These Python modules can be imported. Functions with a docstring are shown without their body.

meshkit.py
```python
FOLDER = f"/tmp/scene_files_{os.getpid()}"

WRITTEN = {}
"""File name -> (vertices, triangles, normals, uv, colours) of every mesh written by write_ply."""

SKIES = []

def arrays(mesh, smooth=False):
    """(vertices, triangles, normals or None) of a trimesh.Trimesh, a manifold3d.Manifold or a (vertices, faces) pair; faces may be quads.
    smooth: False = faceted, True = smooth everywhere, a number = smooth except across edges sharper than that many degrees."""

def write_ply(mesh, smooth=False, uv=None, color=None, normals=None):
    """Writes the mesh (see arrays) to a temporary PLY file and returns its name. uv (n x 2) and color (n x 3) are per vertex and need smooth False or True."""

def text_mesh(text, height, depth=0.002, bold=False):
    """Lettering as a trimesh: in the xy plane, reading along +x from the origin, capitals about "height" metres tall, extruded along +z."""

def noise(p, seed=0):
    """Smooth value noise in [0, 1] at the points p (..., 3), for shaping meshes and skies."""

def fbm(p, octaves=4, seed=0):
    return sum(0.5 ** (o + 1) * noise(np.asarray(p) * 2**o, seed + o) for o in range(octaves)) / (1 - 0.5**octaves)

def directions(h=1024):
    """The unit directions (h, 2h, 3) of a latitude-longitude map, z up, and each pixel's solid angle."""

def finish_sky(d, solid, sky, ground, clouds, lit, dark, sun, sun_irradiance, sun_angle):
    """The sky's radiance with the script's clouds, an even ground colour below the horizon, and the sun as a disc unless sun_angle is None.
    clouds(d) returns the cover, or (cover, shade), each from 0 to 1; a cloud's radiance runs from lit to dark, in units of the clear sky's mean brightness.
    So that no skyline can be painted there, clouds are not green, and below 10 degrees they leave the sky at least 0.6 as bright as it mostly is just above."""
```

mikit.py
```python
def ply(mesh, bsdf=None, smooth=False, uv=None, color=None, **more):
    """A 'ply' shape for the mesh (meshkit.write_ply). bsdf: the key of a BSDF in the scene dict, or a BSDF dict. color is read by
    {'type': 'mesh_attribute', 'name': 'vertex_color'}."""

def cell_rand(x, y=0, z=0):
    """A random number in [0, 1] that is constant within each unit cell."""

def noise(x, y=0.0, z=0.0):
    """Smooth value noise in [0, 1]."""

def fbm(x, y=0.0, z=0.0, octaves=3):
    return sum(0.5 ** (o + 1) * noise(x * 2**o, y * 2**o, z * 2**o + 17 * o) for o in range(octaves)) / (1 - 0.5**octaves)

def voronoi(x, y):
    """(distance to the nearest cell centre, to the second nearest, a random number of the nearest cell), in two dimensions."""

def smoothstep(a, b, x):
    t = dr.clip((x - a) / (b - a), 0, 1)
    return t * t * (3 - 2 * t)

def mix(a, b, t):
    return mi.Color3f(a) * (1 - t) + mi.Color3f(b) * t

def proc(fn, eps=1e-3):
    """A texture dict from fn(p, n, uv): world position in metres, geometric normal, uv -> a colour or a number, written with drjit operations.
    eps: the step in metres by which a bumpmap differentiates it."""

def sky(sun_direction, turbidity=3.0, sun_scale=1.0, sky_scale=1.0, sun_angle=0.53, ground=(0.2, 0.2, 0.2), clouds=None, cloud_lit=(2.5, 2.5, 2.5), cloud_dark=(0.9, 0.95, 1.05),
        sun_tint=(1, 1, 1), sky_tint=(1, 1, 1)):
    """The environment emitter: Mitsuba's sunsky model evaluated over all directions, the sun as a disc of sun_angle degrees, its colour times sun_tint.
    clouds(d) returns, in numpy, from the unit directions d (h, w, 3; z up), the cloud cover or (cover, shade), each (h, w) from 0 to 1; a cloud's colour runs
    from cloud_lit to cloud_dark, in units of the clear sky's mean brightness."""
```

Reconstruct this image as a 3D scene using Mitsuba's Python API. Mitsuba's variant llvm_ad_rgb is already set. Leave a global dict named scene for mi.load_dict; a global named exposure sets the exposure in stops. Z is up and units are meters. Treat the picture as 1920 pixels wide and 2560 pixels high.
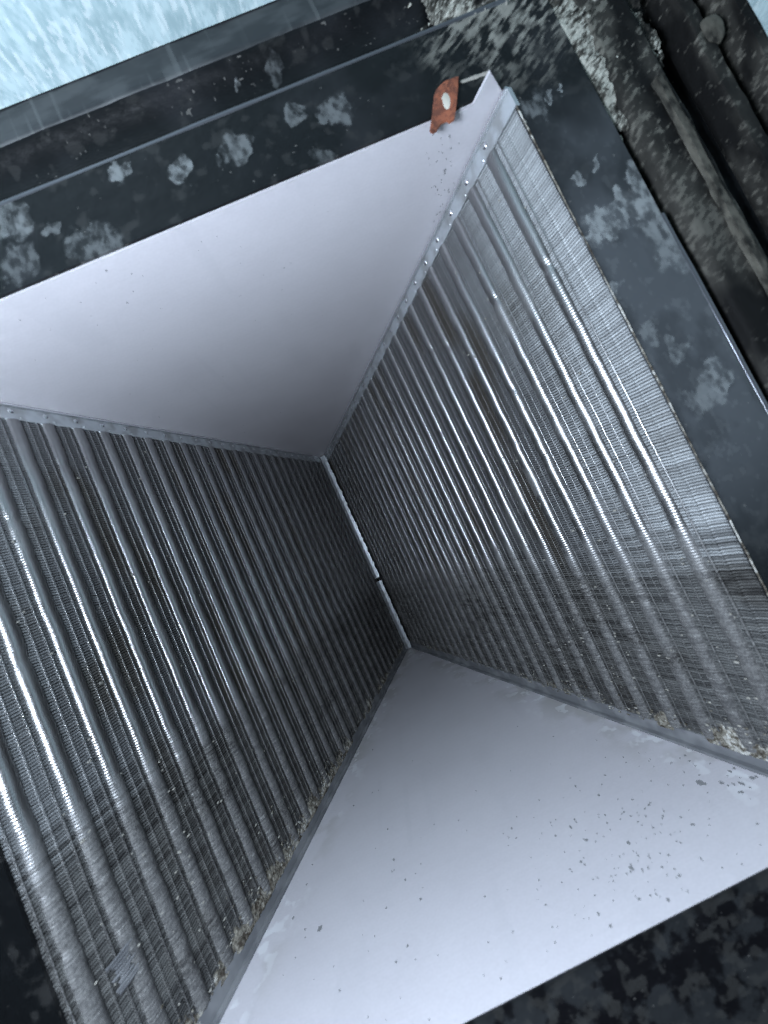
import math, random
import numpy as np, trimesh, drjit as dr, mitsuba as mi, mikit, meshkit
from mikit import proc, noise, fbm, voronoi, smoothstep, mix, cell_rand
from shapely.geometry import Polygon, box as sbox
from shapely import affinity
T = mi.ScalarTransform4f
scene, labels = {'type': 'scene'}, {}
rng = np.random.default_rng(7)

# ---------------------------------------------------------------- camera, sky, exposure
CAM = np.array([0.03745558, 0.01598054, 0.22020987])
RIGHT = np.array([0.90977417, -0.41502004, 0.00832579])
DOWN = np.array([-0.41363432, -0.90805778, -0.06586136])
FWD = np.array([0.03489409, 0.05647513, -0.99779405])
exposure = 0.0
scene['camera'] = {'type': 'thinlens', 'fov': 93.3818, 'fov_axis': 'x', 'near_clip': 0.01, 'far_clip': 50.0, 'aperture_radius': 0.0012, 'focus_distance': 0.55,
    'to_world': T().look_at(origin=CAM.tolist(), target=(CAM + FWD).tolist(), up=(-DOWN).tolist()),
    'film': {'type': 'hdrfilm', 'width': 768, 'height': 1024, 'rfilter': {'type': 'gaussian'}}, 'sampler': {'type': 'independent', 'sample_count': 64}}
# an unseen bulb added beside the camera over the mouth is the only light (its socket is built further down)
BULB, BULB_R = (-0.115, 0.022, 0.226), 0.055
scene['added_lamp__bulb'] = {'type': 'sphere', 'center': list(BULB), 'radius': BULB_R, 'emitter': {'type': 'area', 'radiance': {'type': 'rgb', 'value': [73 * k for k in (2.85, 3.30, 3.90)]}},
    'bsdf': {'type': 'diffuse', 'reflectance': {'type': 'rgb', 'value': 0.7}}}

# ---------------------------------------------------------------- frame of the place: the V lies below z = 0, its mouth in z = 0
W, D, AX, HY = 0.4691, 0.6685, -0.0110, 0.25
SLAB = math.hypot(W / 2, D)
PITCH, FIN = 0.0254, 0.0021

def ray(x, y):
    """Direction of a pixel of the 1920 x 2560 photograph."""
    return RIGHT * (x - 960) / 904.946 + DOWN * (y - 1280) / 904.946 + FWD
def on_z(x, y, z=0.0):
    d = ray(x, y); return CAM + d * (z - CAM[2]) / d[2]
def on_y(x, y, Y):
    d = ray(x, y); return CAM + d * (Y - CAM[1]) / d[1]

class Frame:
    """Local coordinates of one slab: s from the mouth to the apex, y along the tubes, h out of its face into the V."""
    def __init__(self, side):
        self.side = side
        self.a = np.array([side * W / 2, 0, 0.0]); b = np.array([AX, 0, -D])
        self.len = np.linalg.norm(b - self.a); self.e = (b - self.a) / self.len
        self.n = np.array([-self.e[2], 0, self.e[0]]) * (1 if side < 0 else -1)
    def __call__(self, P):
        P = np.asarray(P, float)
        return self.a + P[..., :1] * self.e + P[..., 1:2] * np.array([0, 1.0, 0]) + P[..., 2:3] * self.n
    def orient(self, v, f):
        f = np.asarray(f)
        return (self(v), f[:, ::-1] if self.side > 0 else f)
    def from_pixel(self, x, y):
        d = ray(x, y); t = ((self.a - CAM) @ self.n) / (d @ self.n); q = CAM + d * t - self.a
        return q @ self.e, q[1]
LEFT, RGT = Frame(-1), Frame(1)

# ---------------------------------------------------------------- materials
def P(base, rough, metal=0.0, spec=0.5, **k):
    c = base if isinstance(base, dict) else {'type': 'rgb', 'value': list(base)}
    return {'type': 'principled', 'base_color': c, 'roughness': rough, 'metallic': metal, 'specular': spec, **k}
def two(b): return {'type': 'twosided', 'bsdf': b}
def bump(b, fn, scale=1.0, eps=4e-4): return {'type': 'bumpmap', 'arbitrary': proc(fn, eps), 'scale': scale, 'bsdf': b}

def along(p):
    """Noise drawn out across the tubes, as dust combed along the fins."""
    return noise(p.y * 620, p.z * 16, p.x * 9)
def grime(p):
    """How dirty a slab is: bright above, dull even dust below y = -0.08, faint smears elsewhere."""
    wob = 0.022 * (along(p) - 0.5) + 0.03 * (fbm(p.x * 9, p.y * 9, p.z * 9, 2) - 0.5)
    low = smoothstep(-0.050, -0.100, p.y + wob)
    blotch = smoothstep(0.50, 0.80, fbm(p.x * 16 + 3, p.y * 30, p.z * 16, 3))
    return dr.clip(low * 0.85 + blotch * 0.30, 0, 1)
def tube_col(p, n, uv):
    g = grime(p); grit = noise(p.x * 1100, p.y * 1100, p.z * 1100); d = 0.35 * noise(p.y * 1500, p.z * 60, p.x * 60) + 0.35 * fbm(p.x * 260, p.y * 420, p.z * 260, 4) + 0.30 * grit
    return mix((0.30, 0.30, 0.30), mix(mix((0.022, 0.021, 0.021), (0.115, 0.112, 0.107), smoothstep(0.32, 0.68, d)), (0.30, 0.30, 0.29), smoothstep(0.66, 0.76, d) * 0.7), g)
def tube_rough(p, n, uv):
    return 0.28 + 0.27 * grime(p) + 0.06 * along(p)
def tube_metal(p, n, uv):
    return 0.96 - 0.76 * grime(p)
scene['m_tube'] = two(P(proc(tube_col), proc(tube_rough), proc(tube_metal)))
def fin_col(p, n, uv):
    g = grime(p); d = 0.6 * along(p) + 0.4 * fbm(p.x * 120, p.y * 200, p.z * 120, 3); b = fbm(p.x * 22, p.y * 14, p.z * 22 + 5, 2)
    clean = mix((0.095, 0.096, 0.098), (0.062, 0.056, 0.048), smoothstep(0.48, 0.74, b))
    mouth_light = smoothstep(-0.125, -0.015, p.z + 0.05 * (fbm(p.x * 30, p.y * 16, p.z * 30, 3) - 0.5)) * dr.select(p.x > 0, 1.0, 0.35)     # brighter light by the mouth, painted into the fin colour
    clean = mix(clean, (0.38, 0.395, 0.40), mouth_light * (0.45 + 0.5 * along(p)))
    return mix(clean, mix((0.026, 0.025, 0.024), (0.100, 0.099, 0.094), smoothstep(0.25, 0.75, d)), g)
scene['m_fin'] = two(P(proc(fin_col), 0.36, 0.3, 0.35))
scene['m_core'] = two(P((0.012, 0.012, 0.013), 0.8))
def plate_col(p, n, uv):
    m = fbm(p.x * 14, p.y * 14, p.z * 14, 4); s = noise(p.x * 900, p.y * 900, p.z * 900)
    grain = noise(p.x * 30, p.y * 30, p.z * 700); run = smoothstep(0.62, 0.85, noise(p.x * 130, 7.0, p.z * 5)) * smoothstep(0.35, 0.7, fbm(p.x * 20, p.z * 20, 1.0))
    c = mix((0.365, 0.352, 0.370), (0.405, 0.392, 0.408), m) * (0.955 + 0.06 * s + 0.03 * grain)
    return mix(c, (0.28, 0.28, 0.295), run * 0.10)
def plate_rough(p, n, uv):
    return 0.34 + 0.22 * fbm(p.x * 25, p.y * 25, p.z * 25, 3)
def plate_dusty(p, n, uv):
    """The lower plate: the same sheet with a film of dust by its gutters."""
    c = plate_col(p, n, uv); e = fbm(p.x * 35, p.z * 35, 2.0, 4)
    near = smoothstep(0.05, 0.0, dr.abs(p.z + 0.6685 - (0.6685 / 0.2346) * dr.abs(p.x + 0.011 * (-p.z / 0.6685))) * 0.33)
    flk = smoothstep(0.62, 0.74, fbm(p.x * 90, p.z * 90, 4.0, 3))
    return mix(mix(c, (0.26, 0.25, 0.235), near * smoothstep(0.4, 0.65, e) * 0.7), (0.52, 0.53, 0.54), near * flk * 0.6)
scene['m_plate'] = two(P(proc(plate_col), proc(plate_rough), 0.0, 0.15))
scene['m_plate_dusty'] = two(P(proc(plate_dusty), proc(plate_rough), 0.0, 0.15))
def strip_col(p, n, uv):
    d = fbm(p.x * 90, p.y * 90, p.z * 90, 3)
    return mix((0.50, 0.53, 0.55), (0.34, 0.35, 0.35), smoothstep(0.4, 0.75, d))
scene['m_strip'] = two(P(proc(strip_col), 0.38, 0.7))
def gutter_col(p, n, uv):
    d = fbm(p.x * 60, p.y * 60, p.z * 60, 3)
    return mix((0.120, 0.123, 0.130), (0.175, 0.178, 0.184), smoothstep(0.4, 0.7, d))
scene['m_gutter'] = two(P(proc(gutter_col), 0.55, 0.2, 0.3))
scene['m_rivet'] = two(P((0.85, 0.86, 0.88), 0.18, 1.0))

STAINS = [(300, 428, 17, 0.56), (448, 430, 22, 0.56), (592, 365, 24, 0.37), (605, 400, 12, 0.25), (728, 290, 18, 0.34), (842, 275, 26, 0.34), (800, 300, 10, 0.31), (700, 195, 18, 0.31), (680, 140, 14, 0.19), (796, 400, 17, 0.22),
          (25, 560, 30, 0.43), (130, 580, 12, 0.37), (240, 620, 40, 0.28), (60, 660, 30, 0.25), (545, 405, 9, 0.31), (585, 180, 6, 0.50),
          (1575, 505, 26, .75), (1545, 540, 22, .75), (1612, 465, 26, .7), (1500, 560, 26, .75), (1482, 600, 20, .7), (1640, 500, 36, .6), (1660, 560, 40, .55), (1690, 620, 40, .45), (1600, 430, 16, .7), (1550, 485, 10, .8), (1450, 450, 8, .6), (1490, 415, 9, .7), (1530, 740, 22, .6), (1790, 950, 26, .5),
          (1760, 1000, 30, .35), (1385, 247, 7, .8), (1340, 270, 22, .35), (1690, 880, 22, .35), (1620, 830, 18, .3)]
STAINS = [(*on_z(x, y)[:2], r * np.linalg.norm(on_z(x, y) - CAM) / 905 * 1.1, w) for x, y, r, w in STAINS]
def black_col(p, n, uv):
    wx = p.x + 0.016 * (fbm(p.x * 130, p.y * 130, 1.0, 4) - 0.5); wy = p.y + 0.016 * (fbm(p.x * 130, p.y * 130, 9.0, 4) - 0.5)
    s = mi.Float(0)
    for x, y, r, w in STAINS:
        s = dr.maximum(s, w * smoothstep(r * 1.1, r * 0.75, dr.sqrt(dr.square(wx - float(x)) + dr.square(wy - float(y)))))
    tex = 0.12 + 1.1 * smoothstep(0.30, 0.68, fbm(p.x * 300, p.y * 190, p.z * 300, 4))
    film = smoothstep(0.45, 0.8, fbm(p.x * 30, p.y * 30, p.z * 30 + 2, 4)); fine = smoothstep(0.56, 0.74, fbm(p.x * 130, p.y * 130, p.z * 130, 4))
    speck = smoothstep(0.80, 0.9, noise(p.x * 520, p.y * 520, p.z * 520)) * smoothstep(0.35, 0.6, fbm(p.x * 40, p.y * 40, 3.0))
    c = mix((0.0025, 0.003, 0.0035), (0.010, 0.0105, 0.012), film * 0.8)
    c = mix(c, (0.022, 0.022, 0.0215), fine * 0.5)
    right = smoothstep(0.228, 0.242, p.x) * smoothstep(0.25, 0.15, p.y + 0.10 * (fbm(p.x * 25, p.y * 25, 6.0, 3) - 0.5)) * smoothstep(-0.12, 0.0, p.y)
    patchy = 0.66 + 0.34 * smoothstep(0.36, 0.60, fbm(p.x * 55 + 4, p.y * 38, 7.0, 4)); sheen_spots = smoothstep(0.60, 0.72, fbm(p.x * 210, p.y * 150, 8.0, 3))
    c = mix(c, mix((0.058, 0.063, 0.069), (0.105, 0.112, 0.117), sheen_spots * 0.35), right * patchy * 0.85)  # reflected sheen along the right flange, painted in as lighter grey
    c = mix(c, (0.215, 0.228, 0.23), dr.clip(s, 0, 1) * tex * 0.85)
    low = smoothstep(-0.235, -0.262, p.y) * 0.9                                    # mottled, crusted growth on the lowest side
    m1 = smoothstep(0.40, 0.60, fbm(p.x * 95, p.y * 95, 12.0, 5)); m2 = smoothstep(0.48, 0.66, fbm(p.x * 150 + 9, p.y * 150, 13.0, 4))
    c = mix(c, mix(mix((0.004, 0.004, 0.005), (0.018, 0.0195, 0.021), m1), (0.040, 0.040, 0.038), m2 * 0.5), low)
    u, v = 0.85 * p.x + 0.52 * p.y, -0.52 * p.x + 0.85 * p.y; far = dr.sqrt(dr.square((p.x - 0.262) / 0.062) + dr.square((p.y - 0.300) / 0.045))
    smear = smoothstep(1.25, 0.35, far + 0.8 * (fbm(p.x * 60, p.y * 60, 5.0, 3) - 0.5)) * smoothstep(0.42, 0.66, 0.6 * fbm(u * 90, v * 420, 4.0, 4) + 0.4 * fbm(p.x * 130, p.y * 130, 6.0, 3))
    c = mix(c, (0.22, 0.215, 0.19), smear * 0.9)
    return mix(c, (0.14, 0.135, 0.125), speck * 0.45)
def black_bump(p, n, uv):
    return 0.0008 * fbm(p.x * 110, p.y * 110, p.z * 110, 4)
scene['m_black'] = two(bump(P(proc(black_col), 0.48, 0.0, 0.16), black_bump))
def dirty_col(p, n, uv):
    u, v = 0.85 * p.x + 0.52 * p.y, -0.52 * p.x + 0.85 * p.y; d = fbm(p.x * 45, p.y * 22, p.z * 45, 4); f = fbm(u * 190, v * 420, p.z * 200, 4); k = smoothstep(0.02, 0.30, p.y)
    c = mix((0.004, 0.004, 0.004), (0.026, 0.025, 0.022), smoothstep(0.38, 0.66, d))
    return mix(c, (0.13, 0.125, 0.107), smoothstep(0.52, 0.70, f * 0.55 + d * 0.45) * (0.25 + 0.6 * k))
scene['m_dirty'] = two(bump(P(proc(dirty_col), 0.8, 0.0, 0.12), black_bump, 2.0))
scene['m_bead'] = two(P((0.09, 0.095, 0.105), 0.24, 0.6, 0.6))
def galv_col(p, n, uv):
    a = p.x * 230 + p.y * 230; d = fbm(a, p.z * 120, 2.0, 5); f = noise(p.x * 900 + p.y * 900, p.z * 420); white = smoothstep(0.56, 0.70, fbm(p.x * 330 + p.y * 330, p.z * 130, 5.0, 3))
    m = fbm(p.x * 45 + p.y * 45, p.z * 40, 8.0, 3)
    return mix(mix((0.19, 0.26, 0.272), (0.31, 0.39, 0.40), smoothstep(0.28, 0.72, 0.5 * d + 0.2 * f + 0.3 * m)), (0.43, 0.48, 0.48), white * 0.55)
scene['m_galv'] = two(P(proc(galv_col), 0.40, 0.0, 0.6))
def lip_col(p, n, uv):
    d = fbm(p.x * 40, p.y * 120, p.z * 40, 4); streak = smoothstep(0.7, 0.9, noise(p.x * 300, p.y * 12, 4.0))
    return mix(mix((0.022, 0.025, 0.027), (0.042, 0.046, 0.048), smoothstep(0.35, 0.7, d)), (0.14, 0.15, 0.15), streak * 0.25)
scene['m_lip'] = two(P(proc(lip_col), 0.5, 0.2, 0.3))
def worn_col(p, n, uv):
    d = fbm(p.x * 90, p.y * 40, p.z * 90, 4); f = fbm(p.x * 320, p.y * 180, p.z * 300, 3)
    return mix((0.010, 0.010, 0.009), (0.075, 0.071, 0.059), smoothstep(0.36, 0.68, d * 0.6 + f * 0.4))
scene['m_worn'] = two(P(proc(worn_col), 0.85, 0.0, 0.1))
def rust_col(p, n, uv):
    d = fbm(p.x * 300, p.y * 300, p.z * 300, 4); e = noise(p.x * 1500, p.y * 1500, 3.0)
    return mix((0.085, 0.026, 0.014), (0.20, 0.062, 0.030), smoothstep(0.32, 0.62, d * 0.75 + e * 0.25))
scene['m_rust'] = two(bump(P(proc(rust_col), 0.85), lambda p, n, uv: 0.0008 * fbm(p.x * 500, p.y * 500, p.z * 500, 3), 1.0, 2e-4))
scene['m_pale'] = two(P((0.36, 0.34, 0.29), 0.8))
def crust_col(p, n, uv):
    d = fbm(p.x * 170, p.y * 260, p.z * 170, 4); e = fbm(p.x * 700, p.y * 700, p.z * 700, 2); k = fbm(p.x * 40, p.y * 40, p.z * 40, 2)
    c = mix((0.030, 0.024, 0.018), (0.155, 0.143, 0.118), smoothstep(0.32, 0.62, d * 0.6 + e * 0.4))
    return mix(c, (0.34, 0.335, 0.31), smoothstep(0.52, 0.68, d * 0.45 + e * 0.25 + k * 0.3))
scene['m_crust'] = two(P(proc(crust_col), 0.9, 0.0, 0.2))
scene['m_flake'] = two(P((0.22, 0.21, 0.185), 0.9))
scene['m_flake_dark'] = two(P((0.16, 0.14, 0.11), 0.9))
scene['m_speck'] = two(P((0.15, 0.15, 0.155), 0.8))
scene['m_gap'] = two(P((0.004, 0.004, 0.004), 0.9))

# ---------------------------------------------------------------- helpers
def numbered(key):
    if key not in USED: USED.add(key); return key
    i = 1
    while f'{key}_{i:03d}' in USED: i += 1
    key = f'{key}_{i:03d}'; USED.add(key); return key
USED = set()
def part(parent, name, mesh, m, smooth=False, kind=None, label=None):
    key = numbered(f'{parent}__{name}'); scene[key] = mikit.ply(mesh, m, smooth=smooth) if not isinstance(mesh, dict) else mesh
    if kind or label: labels[key] = {**({'label': label} if label else {}), **({'kind': kind} if kind else {})}
    return key
def thing(name, label, cat, group=None):
    key = numbered(name); labels[key] = {'label': label, 'category': cat, **({'group': group} if group else {})}
    return key
def solid(name, mesh, m, label, cat, smooth=False, kind=None):
    key = numbered(name); scene[key] = mikit.ply(mesh, m, smooth=smooth); labels[key] = {'label': label, 'category': cat, **({'kind': kind} if kind else {})}
    return key
def bx(x0, x1, y0, y1, z0, z1):
    m = trimesh.creation.box((x1 - x0, y1 - y0, z1 - z0)); m.apply_translation(((x0 + x1) / 2, (y0 + y1) / 2, (z0 + z1) / 2)); return m
def fr_box(F, s0, s1, y0, y1, h0, h1):
    m = bx(s0, s1, y0, y1, h0, h1); v, f = F.orient(np.array(m.vertices), np.array(m.faces)); return trimesh.Trimesh(v, f, process=False)
def grid_faces(n, m, off=0):
    i, j = np.meshgrid(np.arange(n - 1), np.arange(m - 1), indexing='ij'); a = (i * m + j).ravel() + off
    return np.vstack([np.stack([a, a + m, a + m + 1], 1), np.stack([a, a + m + 1, a + 1], 1)])
def sweep(path, prof):
    """A profile of (u, z) offsets carried along a straight path p0 -> p1, u outward, z up."""
    pass

# ---------------------------------------------------------------- the two slabs
YB = 0.2355                                   # the fins end here, the tube sheets follow
def tube_mesh(F, seed, s0):
    r = np.random.default_rng(seed); n = int(2 * YB / FIN); sub = 4
    y = np.linspace(-YB, YB, n * sub + 1); k = np.minimum(np.arange(len(y)) // sub, n - 1)
    rib = 0.00021 * (0.5 - 0.5 * np.cos(2 * np.pi * np.arange(len(y)) / sub))
    jit = r.normal(0, 1, n); slow = np.convolve(r.normal(0, 1, n + 40), np.ones(9) / 9, 'same')[20:20 + n]
    rad = 0.0063 + rib + (0.000015 * jit)[k]
    ds = (0.00005 * jit + 0.00045 * slow)[k]; dh = (0.00022 * slow)[k]
    for _ in range(r.integers(0, 3)):                                   # a dent
        c = r.uniform(-0.15, 0.2); dh = dh - 0.0009 * np.exp(-((y - c) / 0.004) ** 2)
    a = np.linspace(-1.95, 1.95, 13)
    P_ = np.stack([s0 + ds[:, None] + rad[:, None] * np.sin(a), np.repeat(y[:, None], len(a), 1), -0.0042 + dh[:, None] + rad[:, None] * np.cos(a)], -1)
    V, Fc = [P_.reshape(-1, 3)], [grid_faces(len(y), len(a))[:, ::-1]]; off = len(V[0])
    y2 = y[::2]; a2 = np.linspace(-1.7, 1.7, 5); b2 = 0.00009 * (np.arange(len(y2)) % 2); w2 = np.interp(y2, y, ds)
    for c, hc, rr in ((0.0094, 0.0000, 0.00045), (-0.0090, -0.0002, 0.00062)):          # the collars' thin edges on both sides of the tube
        Q = np.stack([s0 + c + w2[:, None] * .5 + (rr + b2[:, None]) * np.sin(a2), np.repeat(y2[:, None], 5, 1), hc + (rr + b2[:, None]) * np.cos(a2)], -1)
        V.append(Q.reshape(-1, 3)); Fc.append(grid_faces(len(y2), 5, off)[:, ::-1]); off += len(V[-1])
    return F.orient(np.vstack(V), np.vstack(Fc))

PROFILE = [(-0.0127, 0.0), (-0.0106, 0.0001), (-0.0100, 0.0011), (-0.0094, 0.0), (-0.0072, -0.0003), (0.0, -0.0005), (0.0068, -0.0003), (0.0084, 0.0), (0.0089, 0.0007), (0.0101, 0.0007), (0.0106, 0.0)]
def fin_mesh(F, seed, s0):
    r = np.random.default_rng(seed); s, h = [], []
    for k in range(-1, 30):
        for ds, dh in PROFILE: s.append(s0 + k * PITCH + ds); h.append(dh)
    s, h = np.array(s), np.array(h); ok = (s > 0.0012) & (s < SLAB - 0.006)
    s, h = np.r_[0.0, s[ok], SLAB - 0.006], np.r_[0.0, h[ok], 0.0]
    n = int(2 * YB / FIN); m = len(s); V, Fc = [], []
    Y0 = -YB + FIN * (np.arange(n) + 0.5)
    bend = meshkit.fbm(np.stack(np.broadcast_arrays(s[None] * 45, Y0[:, None] * 14, seed * 1.0), -1), 3) - 0.5
    for i in range(n):
        root = Y0[i] + 0 * s; yy = root + 0.00022 * np.sin(2 * np.pi * (s - s0) / (PITCH / 2)) + 0.0011 * bend[i] + r.normal(0, 0.00007)
        hh = h + r.normal(0, 0.00006) + 0.00015 * bend[i]; t = 0.00066
        rows = [np.stack([s, root - t, hh - 0.007], 1), np.stack([s, yy - t, hh - 0.00018], 1), np.stack([s, yy, hh], 1), np.stack([s, yy + t, hh - 0.00018], 1), np.stack([s, root + t, hh - 0.007], 1)]
        V.append(np.stack(rows, 1).reshape(-1, 3)); Fc.append(grid_faces(m, 5, i * m * 5)[:, ::-1])
    return F.orient(np.vstack(V), np.vstack(Fc))

def dome(F, s, y, h, r, hh, n=8):
    v, f = [(s, y, h + hh)], []
    for j, (q, w) in enumerate(((0.6, 0.75), (1.0, 0.0))):
        v += [(s + r * q * math.cos(2 * math.pi * i / n), y + r * q * math.sin(2 * math.pi * i / n), h + hh * w) for i in range(n)]
    for i in range(n):
        a, b = 1 + i, 1 + (i + 1) % n; f += [(0, a, b), (a, a + n, b + n), (a, b + n, b)]
    return F.orient(np.array(v), np.array(f))

def coil(F, s0, label, seed):
    t = thing('finned_coil', label, 'coil')
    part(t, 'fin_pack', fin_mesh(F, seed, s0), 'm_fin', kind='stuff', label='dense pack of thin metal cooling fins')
    k = 1 if s0 < 0.006 else 0
    while s0 + k * PITCH < SLAB - 0.030:
        part(t, 'tube', tube_mesh(F, seed * 100 + k, s0 + k * PITCH), 'm_tube', smooth=True); k += 1
    part(t, 'core', fr_box(F, 0.0, SLAB - 0.004, -HY, HY, -0.040, -0.0068), 'm_core')
    up = part(t, 'tube_sheet', fr_box(F, -0.002, SLAB - 0.005, YB, HY - 0.0005, -0.0065, 0.0008), 'm_strip')
    part(up, 'folded_edge', fr_box(F, -0.002, SLAB - 0.006, HY - 0.0022, HY - 0.0004, 0.0008, 0.0026), 'm_rivet')
    k = 0
    while s0 + k * PITCH < SLAB - 0.015:
        if s0 + k * PITCH > 0.012: part(up, 'rivet', dome(F, s0 + k * PITCH, 0.2435, 0.0008, 0.0023, 0.0013), 'm_rivet', smooth=True); part(up, 'dimple', dome(F, s0 + k * PITCH + 0.006, 0.2385, 0.0008, 0.0014, 0.0007), 'm_strip', smooth=True)
        k += 1
    lo = part(t, 'tube_sheet', fr_box(F, 0.0, SLAB - 0.005, -HY + 0.0005, -YB, -0.0065, 0.0010), 'm_gutter', label='grey dusty strip along the lower end plate')
    part(lo, 'folded_edge', fr_box(F, 0.0, SLAB - 0.006, -HY + 0.0004, -HY + 0.0030, 0.0010, 0.0050), 'm_gutter')
    return t
coil(LEFT, 0.0130, 'shiny finned metal coil left of the dark seam', 3)
coil(RGT, 0.0022, 'finned metal coil right of the dark seam, dull at its lower end', 5)

# a patch of bent fins near the lower mouth of the left coil
ps, py_ = LEFT.from_pixel(308, 2425); V, Fc = [], []
for k in range(9):
    y0 = py_ + (k - 4) * FIN; L_ = 0.0065 * (0.5 + 0.8 * rng.random()); d_ = 0.0014 + 0.0006 * rng.random()
    sg = np.linspace(-L_, L_, 9); up_ = 0.0022 + 0.0008 * np.cos(sg / L_ * 1.5)
    row = np.stack([np.stack([ps + sg, np.full(9, y0), up_ - 0.001], 1), np.stack([ps + sg, np.full(9, y0 + d_), up_ + 0.0004], 1), np.stack([ps + sg, np.full(9, y0 + d_ + .0004), up_ - 0.0012], 1)], 1)
    V.append(row.reshape(-1, 3)); Fc.append(grid_faces(9, 3, k * 27)[:, ::-1])
part('finned_coil', 'bent_fins', LEFT.orient(np.vstack(V), np.vstack(Fc)), 'm_gutter', kind='stuff', label='small pale patch of bent fins')

# ---------------------------------------------------------------- end plates
def plate(Y, sgn, tab):
    g = 0.0012; pts = [(-W / 2 + g, 0.0), (AX, -D), (W / 2 - g, 0.0)]
    if tab is not None: pts = [(-W / 2 + g, -0.001), (AX, -D), (W / 2 - g, -0.001)] + tab
    pol = Polygon(pts); m = trimesh.creation.extrude_polygon(pol, 0.0016)
    v = np.array(m.vertices); f = np.array(m.faces)
    return trimesh.Trimesh(np.stack([v[:, 0], Y + sgn * v[:, 2], v[:, 1]], 1), f if sgn < 0 else f[:, ::-1], process=False)
q = [on_y(x, y, HY - 0.0002) for x, y in ((1262, 232), (1226, 180), (1184, 262))]
tab = [(W / 2 - 0.001, q[0][2]), (q[1][0], q[1][2]), (q[2][0], q[2][2]), (q[2][0] - 0.004, -0.001)]
solid('end_plate', plate(HY, 1, tab), 'm_plate', 'smooth pale lavender grey metal end plate, triangular, under the rusty clip', 'metal plate')
solid('end_plate', plate(-HY, -1, None), 'm_plate_dusty', 'pale grey triangular metal end plate speckled with dark dirt, at the lower right', 'metal plate')

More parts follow.
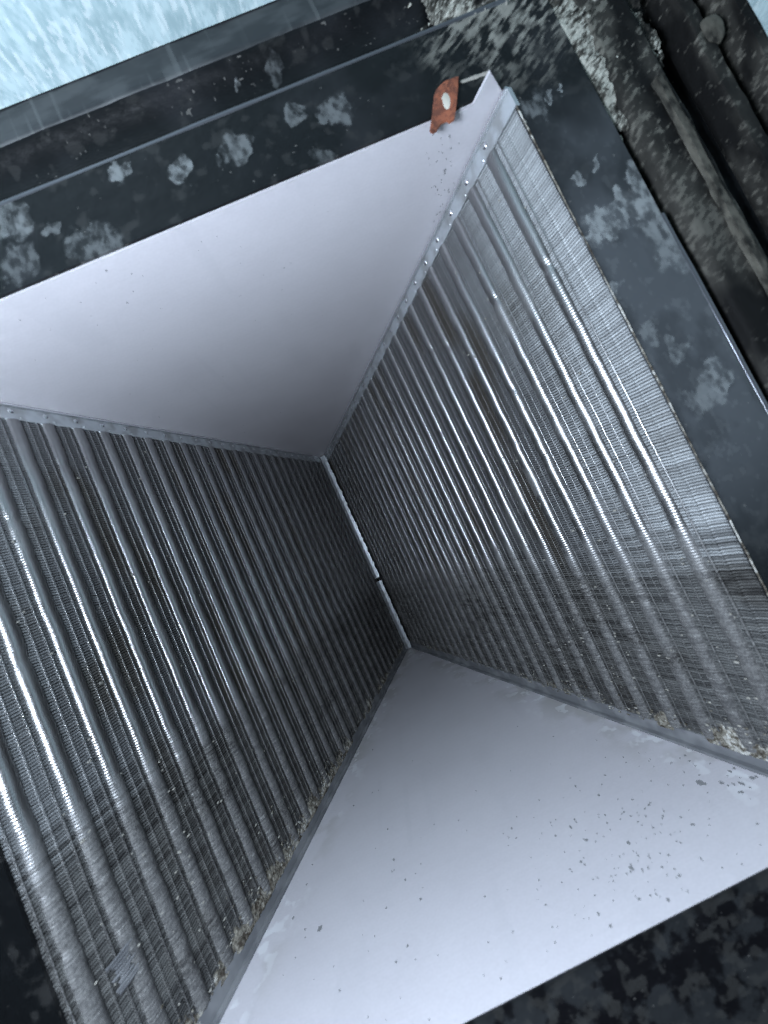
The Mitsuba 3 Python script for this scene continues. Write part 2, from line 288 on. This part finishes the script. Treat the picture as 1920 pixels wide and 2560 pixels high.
# ---------------------------------------------------------------- strip in the seam
seam = thing('seam_strip', 'narrow grey metal strip, broken in the middle, where the two coils meet', 'metal strip')
def ragged(y0, y1, seed):
    r = np.random.default_rng(seed); n = max(int(abs(y1 - y0) / 0.0025), 4); y = np.linspace(y0, y1, n)
    x1 = 0.0062 + 0.0009 * np.convolve(r.normal(0, 1.2, n + 4), np.ones(3) / 3, 'same')[2:-2] + 0.0012 * (r.random(n) > 0.9)
    z = -D + 0.030
    rows = [np.stack([np.full(n, AX - 0.0078), y, np.full(n, z - 0.004)], 1), np.stack([np.full(n, AX - 0.0070), y, np.full(n, z + 0.001)], 1), np.stack([np.full(n, AX - 0.0030), y, np.full(n, z - 0.001)], 1),
            np.stack([np.full(n, AX - 0.0006), y, np.full(n, z)], 1), np.stack([AX + x1, y, np.full(n, z + 0.0008)], 1), np.stack([AX + x1 + 0.001, y, np.full(n, z - 0.006)], 1)]
    return np.stack(rows, 1).reshape(-1, 3), grid_faces(n, 6)
part(seam, 'strip', ragged(-0.2480, -0.078, 1), 'm_strip'); part(seam, 'strip', ragged(-0.070, 0.2480, 2), 'm_strip')

# ---------------------------------------------------------------- black pan round the mouth
pan = thing('black_pan', 'black stained pan with a wide flange framing the opening over the coils', 'pan')
hole = Polygon([(-W / 2 + 0.0005, -0.2505), (W / 2 + 0.0005, -0.2505), (W / 2 + 0.0005, 0.2500), (0.2300, 0.2515), (-W / 2 + 0.0005, 0.2515)])
def flange(poly, z1, th):
    m = trimesh.creation.extrude_polygon(poly, th); m.apply_translation((0, 0, z1 - th)); return m
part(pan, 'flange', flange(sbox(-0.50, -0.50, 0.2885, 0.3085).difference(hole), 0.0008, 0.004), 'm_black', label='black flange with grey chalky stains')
def rod(p0, p1, r, n=12, flat=1.0):
    p0, p1 = np.array(p0, float), np.array(p1, float); d = (p1 - p0) / np.linalg.norm(p1 - p0); u = np.cross(d, [0, 0, 1.0]); u /= np.linalg.norm(u); w = np.cross(u, d)
    m = 60; t = np.linspace(0, 1, m); a = np.linspace(0, 2 * np.pi, n + 1); V = p0 + (p1 - p0) * t[:, None, None] + (r * np.cos(a)[:, None] * u + flat * r * np.sin(a)[:, None] * w)[None]
    wob = meshkit.fbm(np.stack([t * 14, t * 0 + p0[0] * 9, t * 0], -1), 3) - 0.5
    V = V + (wob * 0.0012)[:, None, None] * np.array([0, 0, 1.0])
    return V.reshape(-1, 3), grid_faces(m, n + 1)
part(pan, 'rounded_edge', rod((-0.50, 0.3095, -0.0012), (0.29, 0.3085, -0.0008), 0.0023), 'm_bead', smooth=True, label='rounded shiny edge above the upper end plate')
part(pan, 'rounded_edge', rod((0.2895, 0.13, -0.0006), (0.2950, -0.50, -0.0006), 0.0019), 'm_bead', smooth=True, label='thin bright edge beside the right coil')
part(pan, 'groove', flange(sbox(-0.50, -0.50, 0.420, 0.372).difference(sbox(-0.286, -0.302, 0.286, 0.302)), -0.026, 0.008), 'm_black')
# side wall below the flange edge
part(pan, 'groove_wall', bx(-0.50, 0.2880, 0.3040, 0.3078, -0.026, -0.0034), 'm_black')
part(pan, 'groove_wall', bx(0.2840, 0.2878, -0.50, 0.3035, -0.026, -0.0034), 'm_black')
def bar(x0, x1, y0, y1, z0, z1, seed, rough=0.0012, n=90, m=14):
    """A long raised bar with rounded, lumpy top."""
    y = np.linspace(y0, y1, n); u = np.linspace(0, 1, m); prof = np.clip(np.minimum(u, 1 - u) / 0.10, 0, 1) ** 0.4
    X = x0 + (x1 - x0) * u; G = np.stack(np.broadcast_arrays(X[None] * 90, y[:, None] * 70, seed * 1.0), -1); b = meshkit.fbm(G, 4)
    Z = z0 + (z1 - z0) * prof[None] + (b - 0.5) * rough * 2 * (prof[None] > 0)
    V = np.stack([np.broadcast_to(X[None], Z.shape) + (b - .5) * 0.001, np.broadcast_to(y[:, None], Z.shape), Z], -1)
    return V.reshape(-1, 3), grid_faces(n, m)
part(pan, 'rib', bar(0.3000, 0.3450, -0.50, 0.335, -0.026, 0.000, 1), 'm_dirty', smooth=True, label='dirt covered rib outside the right flange')
part(pan, 'rib', bar(0.3255, 0.3325, -0.50, 0.215, -0.006, 0.0035, 2, 0.0008, m=10), 'm_worn', smooth=True)
part(pan, 'rib', bar(0.3740, 0.3880, -0.50, 0.300, -0.020, -0.004, 3, 0.0010, m=12), 'm_dirty', smooth=True)
part(pan, 'rib', bar(0.4060, 0.4160, -0.50, 0.372, -0.026, -0.001, 5, 0.0008, m=10), 'm_dirty', smooth=True)
b_ = trimesh.creation.icosphere(3); v_ = np.array(b_.vertices) * [0.007, 0.009, 0.004]; v_ = v_ * (0.8 + 0.5 * meshkit.fbm(v_ * 160, 3)[:, None]) + [0.388, 0.237, -0.004]
part(pan, 'boss', (v_, b_.faces), 'm_worn', smooth=True, label='pale lump at the end of the outer rib')

pu = np.linspace(0, 1, 16); py3 = 0.3098 + (0.3480 - 0.3098) * pu; pz3 = -0.0010 - 0.0095 * np.sin(np.pi * np.clip(pu * 1.05, 0, 1)) ** 0.8
px3 = np.linspace(-0.50, 0.287, 160); LX, LY = np.meshgrid(px3, py3, indexing='ij'); LZ = pz3[None] + 0.0010 * (meshkit.fbm(np.stack([LX * 60, LY * 90, LX * 0], -1), 3) - 0.5)
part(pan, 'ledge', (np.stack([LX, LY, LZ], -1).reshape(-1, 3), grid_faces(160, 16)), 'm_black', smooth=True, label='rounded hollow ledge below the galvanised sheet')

# ---------------------------------------------------------------- galvanised walls
def wallgrid(p0, p1, z0, z1, seed, foot):
    n, m = 70, 24; t = np.linspace(0, 1, n); z = np.linspace(z0, z1, m); p0, p1 = np.array(p0, float), np.array(p1, float)
    d = (p1 - p0) / np.linalg.norm(p1 - p0); nn = np.array([-d[1], d[0]])
    xy = p0 + (p1 - p0) * t[:, None]; b = 0.003 * (meshkit.fbm(np.stack(np.broadcast_arrays(t[:, None] * 5, z[None] * 8, seed * 1.0), -1), 2) - 0.5)
    V = np.stack([xy[:, None, 0] + nn[0] * b, xy[:, None, 1] + nn[1] * b, np.broadcast_to(z[None], (n, m))], -1)
    return V.reshape(-1, 3), grid_faces(n, m)
w = thing('galvanised_wall', 'bright bluish galvanised sheet wall at the upper left corner', 'metal wall')
part(w, 'sheet', wallgrid((-0.50, 0.3720), (0.44, 0.3700), 0.0005, 0.30, 1, 0), 'm_galv', smooth=True)
fo = bar(-0.3465, -0.3745, -0.50, 0.36, -0.004, 0.0, 6, 0.0005); fv = np.array(fo[0])
part(w, 'foot', (np.stack([fv[:, 1], -fv[:, 0], fv[:, 2]], 1), fo[1]), 'm_lip', smooth=True, label='dull grey turned-in foot of the sheet')
w = thing('galvanised_wall', 'sliver of galvanised sheet wall in the upper right corner beyond the dirty ribs', 'metal wall')
part(w, 'sheet', wallgrid((0.4185, -0.50), (0.4185, 0.369), -0.02, 0.30, 2, 0), 'm_galv', smooth=True)

# ---------------------------------------------------------------- socket and light-blocking cap of the added lamp
labels['added_lamp'] = {'label': 'unseen bulb added above the opening to light it, capped below to keep the depths dark', 'category': 'lamp'}
sk = trimesh.creation.revolve(np.array([(0, 0.036), (0.020, 0.037), (0.021, 0.06), (0.026, 0.065), (0.024, 0.13), (0.0, 0.132)]), sections=24); sk.apply_translation(BULB)
part('added_lamp', 'socket', sk, 'm_lip')
th = np.linspace(0, math.radians(58), 14); ro, ri = BULB_R + 0.0022, BULB_R + 0.0008                # opaque cap added under the bulb to block light into the deep V
cr = trimesh.creation.revolve(np.array([(ro * math.sin(t), -ro * math.cos(t)) for t in th] + [(ri * math.sin(t), -ri * math.cos(t)) for t in th[::-1]]), sections=40); cr.apply_translation(BULB)
part('added_lamp', 'shade_cap', cr, 'm_lip', smooth=40)

# ---------------------------------------------------------------- rusty clip
def zp(x, y): return 1000 + x * 0.24111, 60 + y * 0.24111
out = [(400, 640), (470, 600), (540, 580), (622, 548), (615, 680), (603, 800), (592, 900), (580, 985), (548, 1000), (520, 1012), (500, 985), (470, 990), (430, 1005), (400, 1040), (372, 1085), (330, 1112), (288, 1092), (305, 990), (322, 890), (330, 790), (340, 720), (360, 675)]
hl = [(482 + 46 * math.cos(a) + 12 * math.sin(a), 795 + 92 * math.sin(a)) for a in np.linspace(0, 2 * math.pi, 18)[:-1]]
clip = thing('rusty_clip', 'small rusty brown metal clip with a pale hole on the black flange', 'clip')
ZC = 0.0042
toxy = lambda pts: [tuple(on_z(*zp(470 + (x_ - 470) * 0.88, 800 + (y_ - 800) * 0.96), ZC)[:2]) for x_, y_ in pts]
m = trimesh.creation.extrude_polygon(Polygon(toxy(out), [toxy(hl)]), 0.0016); m = m.subdivide().subdivide()
v = np.array(m.vertices); c0 = v.mean(0); v[:, 2] += ZC - 0.0016 + 0.0012 * np.sin((v[:, 0] - c0[0]) * 160) + 0.0008 * (meshkit.fbm(v * 260, 3) - 0.5)
part(clip, 'plate', (v, np.array(m.faces)), 'm_rust')
pl = trimesh.creation.icosphere(2); pc = on_z(*zp(485, 800), 0.0030); pv = np.array(pl.vertices) * [0.0042, 0.0066, 0.0016]
part(clip, 'plug', (pv * (0.85 + 0.4 * meshkit.fbm(pv * 400, 3)[:, None]) + pc, pl.faces), 'm_pale', smooth=True, label='pale plug showing through the hole')

# ---------------------------------------------------------------- dirt
def lumps(places, seed, n_max=None):
    """One mesh of crumbs: places = list of (centre, radii, rotation)."""
    base = trimesh.creation.icosphere(1); bv, bf = np.array(base.vertices), np.array(base.faces); V, Fc = [], []
    for i, (c, rad, rot) in enumerate(places):
        q = bv * (0.65 + 0.7 * meshkit.noise(bv * 1.7 + i * 3.1, seed)[:, None]) * rad
        q = q @ rot.T + c; V.append(q); Fc.append(bf + i * len(bv))
    return np.vstack(V), np.vstack(Fc)
def crust(F, seed, dens, name, label):
    """A crumbly ridge of dirt lying on the strip's edge, with loose grit beside it."""
    r = np.random.default_rng(seed); ns, ny = 900, 15; ss = np.linspace(0.004, 0.690, ns); k = np.array([dens(s, r) for s in ss])
    yy = np.linspace(-YB - 0.0035, -YB + 0.0165, ny); S, Y = np.meshgrid(ss, yy, indexing='ij'); q = np.stack([S, Y, S * 0], -1)
    f = meshkit.fbm(q * 420, 4, seed=seed); g = meshkit.fbm(q * 110, 3, seed=seed + 1)
    wid = (yy[None] + YB + 0.0035) / (0.004 + 0.0135 * k[:, None]); env = np.clip(1.25 - wid - 1.3 * (g - 0.4), 0, 1) * np.clip((k[:, None] + 0.5 * (g - 0.5) - 0.22) * 3.5, 0, 1)
    H = -0.0012 + 0.0048 * np.sqrt(env) * (0.35 + 0.65 * f)
    V = np.stack([S + 0.0006 * (g - .5), Y, H], -1).reshape(-1, 3); Fc = grid_faces(ns, ny); Fc = Fc[(env.ravel()[Fc] > 0.03).any(1)]
    base = F.orient(V, Fc[:, ::-1]); pl = []; R3 = np.stack([F.e, [0, 1.0, 0], F.n], 1)
    for _ in range(1500):
        s = r.uniform(0.01, 0.69)
        if r.random() > dens(s, r): continue
        sz = r.uniform(0.0003, 0.0009); pl.append((F((s, -YB + r.exponential(0.009) - 0.003, 0.0012)), np.array([sz * r.uniform(.8, 2.2), sz, sz * 0.7]), R3))
    lv, lf = lumps(pl, seed)
    solid(name, (np.vstack([base[0], lv]), np.vstack([base[1], lf + len(base[0])])), 'm_crust', label, 'dirt', kind='stuff')
nz = lambda s, o: float(meshkit.fbm(np.array([s * 22 + o, 0.5, o * 1.0]), 3))
crust(LEFT, 11, lambda s, r: np.clip((nz(s, 1) - 0.25) * 2.2, 0.1, 1) * (1.0 if s < 0.36 else 0.6), 'dirt_crust', 'crumbly tan and brown dirt along the bottom edge of the left coil')
crust(RGT, 12, lambda s, r: np.clip((nz(s, 4) - 0.3) * 1.9, 0.06, 1) * (0.55 if s > 0.12 else 1.0), 'dirt_crust', 'crumbly pale and brown dirt along the bottom edge of the right coil')
# heap in the upper right corner of the pan: a matted mound with fibres and crumbs on it
def mound_col(p, n, uv):
    u, v = 0.85 * p.x + 0.52 * p.y, -0.52 * p.x + 0.85 * p.y                       # fibres run away from the opening
    st = fbm(u * 170, v * 520, p.z * 150, 4); b = fbm(p.x * 62, p.y * 62, 2.0, 4); f = noise(u * 500, v * 1700, 5.0)
    c = mix((0.006, 0.006, 0.006), (0.055, 0.052, 0.044), smoothstep(0.28, 0.60, st * 0.5 + b * 0.5))
    return mix(c, (0.36, 0.355, 0.31), smoothstep(0.45, 0.66, st * 0.38 + b * 0.42 + f * 0.2))
scene['m_mound'] = two(bump(P(proc(mound_col), 0.95, 0.0, 0.1), lambda p, n, uv: 0.0015 * fbm((0.85 * p.x + 0.52 * p.y) * 240, (-0.52 * p.x + 0.85 * p.y) * 700, p.z * 100, 3), 1.0, 2e-4))
def mound():
    n = 300; x = np.linspace(0.040, 0.352, n); y = np.linspace(0.190, 0.400, n); X, Y = np.meshgrid(x, y, indexing='ij')
    c = np.stack([X, Y, X * 0], -1); e = meshkit.fbm(c * 75, 5, seed=3) - 0.5
    r1 = np.hypot((X - 0.305) / 0.042, (Y - 0.285) / 0.070); r2 = np.hypot((X - 0.268) / 0.048, (Y - 0.325) / 0.034)
    k = np.minimum(r1, r2) + e * 1.1; h = np.clip(1.3 - k, 0, 1)
    u, v = 0.85 * X + 0.52 * Y, -0.52 * X + 0.85 * Y; fib = meshkit.fbm(np.stack([u * 150, v * 520, X * 0], -1), 4, seed=8)
    Z = -0.006 + 0.0068 * np.sqrt(h) * (0.7 + 0.3 * meshkit.fbm(c * 90, 3, seed=5)) + 0.0020 * (fib - 0.5) * np.sqrt(h)
    V = np.stack([X, Y, Z], -1).reshape(-1, 3); F_ = grid_faces(n, n); keep = (h.ravel()[F_] > 0.02).any(1)
    return V, F_[keep]
solid('corner_debris', mound(), 'm_mound', 'matted pale and brown fibrous debris heaped in the upper right corner of the black pan', 'debris', smooth=True, kind='stuff')
r = np.random.default_rng(21); pl = []
for _ in range(160):
    px, py = r.normal(1330, 110), r.normal(60, 60); c = on_z(px, py, 0.0035)
    if not (0.2 < c[0] < 0.34 and 0.3 < c[1] < 0.36): continue
    q = r.uniform(.0003, .0008); pl.append((c, np.array([q * r.uniform(1, 3), q, q * .6]), np.array([[.5, -.87, 0], [.87, .5, 0], [0, 0, 1.]])))
solid('pale_crumbs', lumps(pl, 5), 'm_flake', 'pale crumbs scattered on the debris heap in the upper right corner', 'debris', kind='stuff')
p0, p1 = on_z(1146, 206, 0.0012), on_z(1226, 178, 0.0012); tt = np.linspace(0, 1, 90); mid = p0 + (p1 - p0) * tt[:, None]
wn = meshkit.fbm(np.stack([tt * 26, tt * 0 + 8, tt * 0], -1), 4); half = 0.0016 * (0.45 + 0.9 * wn) * np.clip(np.minimum(tt, 1 - tt) * 8, .1, 1)
rib = np.stack([mid + np.stack([tt * 0, -half, tt * 0 - .0003], 1), mid + np.stack([tt * 0, tt * 0, .0008 * wn], 1), mid + np.stack([tt * 0, half, tt * 0 - .0003], 1)], 1).reshape(-1, 3)
part(pan, 'grime_line', (rib, grid_faces(90, 3)[:, ::-1]), 'm_flake')
# pale worn rim along the flange's inner edge
ye = np.linspace(-0.16, 0.247, 400); wn = meshkit.fbm(np.stack([ye * 260, ye * 0, ye * 0], -1), 4); w2 = np.clip(meshkit.fbm(np.stack([ye * 40, ye * 0 + 3, ye * 0], -1), 3) - 0.25, 0, 1) * 2.2
rim = np.stack([np.stack([np.full(400, W / 2 + .0002), ye, np.full(400, .0010)], 1), np.stack([W / 2 + .0004 + .0004 * w2, ye, .0013 + .0006 * wn], 1), np.stack([W / 2 + .0005 + .0022 * wn * w2, ye, np.full(400, .0009)], 1)], 1).reshape(-1, 3)
part(pan, 'worn_rim', (rim, grid_faces(400, 3)[:, ::-1]), 'm_crust')
# specks on the plates
r = np.random.default_rng(31)
def specks(Y, sgn, pts, name, label):
    pl = []
    for px, py, rad in pts:
        c = on_y(px, py, Y); q = 0.42 * rad * np.linalg.norm(c - CAM) / 905
        pl.append((c + [0, sgn * 0.0001, 0], np.array([q * r.uniform(.7, 1.2), 0.0003, q * r.uniform(.7, 1.5)]), np.eye(3)))
    solid(name, lumps(pl, 3), 'm_speck', label, 'dirt', kind='stuff')
def inside(px, py, Y):
    c = on_y(px, py, Y); return -D + 0.03 < c[2] < -0.006 and abs(c[0] - AX * (-c[2] / D)) < W / 2 * (1 + c[2] / D) - 0.006
pts = [(318, 757, 4), (330, 685, 3), (333, 728, 3), (265, 677, 3), (80, 737, 3), (115, 745, 2.5), (202, 755, 3), (925, 795, 2.5), (710, 670, 2.5), (50, 800, 2.5)]
pts += [(r.normal(1110, 22), r.uniform(330, 560), r.uniform(1.5, 4)) for _ in range(55)] + [(r.uniform(0, 900), r.uniform(500, 1100), r.uniform(.8, 1.6)) for _ in range(60)]
specks(HY - 0.0002, -1, [p_ for p_ in pts if inside(p_[0], p_[1], HY)], 'dirt_specks', 'scattered tiny dark dirt specks on the upper end plate near the clip')
pts = [(1497, 1988, 5), (1466, 2100, 6), (1427, 2068, 6), (1572, 2108, 6), (1578, 2170, 6), (1453, 2155, 5), (1750, 1957, 12), (1762, 1960, 6), (1598, 2248, 6), (1670, 2250, 6), (1703, 2250, 5), (1545, 1998, 4), (1734, 2062, 5), (1612, 2022, 4), (800, 2322, 10), (985, 2150, 5), (1052, 2248, 5), (1212, 2242, 4), (990, 2405, 5), (1013, 2200, 4), (965, 2270, 4), (1019, 2365, 4), (1526, 2315, 5), (1496, 2285, 5), (1560, 2030, 4), (1910, 1925, 12), (1880, 1945, 9)]
pts += [(r.normal(1580, 120), r.normal(2120, 100), r.uniform(1.2, 4)) for _ in range(150)] + [(r.uniform(700, 1920), r.uniform(1800, 2560), r.uniform(1, 3.6)) for _ in range(130)] + [(r.uniform(1700, 1920), r.uniform(1880, 1990), r.uniform(2, 6)) for _ in range(30)]
specks(-HY + 0.0002, 1, [p_ for p_ in pts if inside(p_[0], p_[1], -HY)], 'dirt_specks', 'many dark dirt specks spattered over the lower right end plate')
# bright crumbs and flecks stuck on the fins
for F, sd, lab in ((LEFT, 41, 'tiny pale flecks stuck on the fins of the left coil'), (RGT, 42, 'tiny pale flecks stuck on the fins of the right coil')):
    r = np.random.default_rng(sd); pl = []; R3 = np.stack([F.e, [0, 1.0, 0], F.n], 1)
    for _ in range(420):
        s, y = r.uniform(0.01, 0.5), -YB + 0.46 * r.random() ** 2.2; q = r.uniform(0.0003, 0.0008); pl.append((F((s, y, r.uniform(0.0005, 0.0024))), np.array([q * r.uniform(1, 2.5), q, q]), R3))
    solid('pale_flecks', lumps(pl, sd), 'm_flake', lab, 'dirt', kind='stuff')
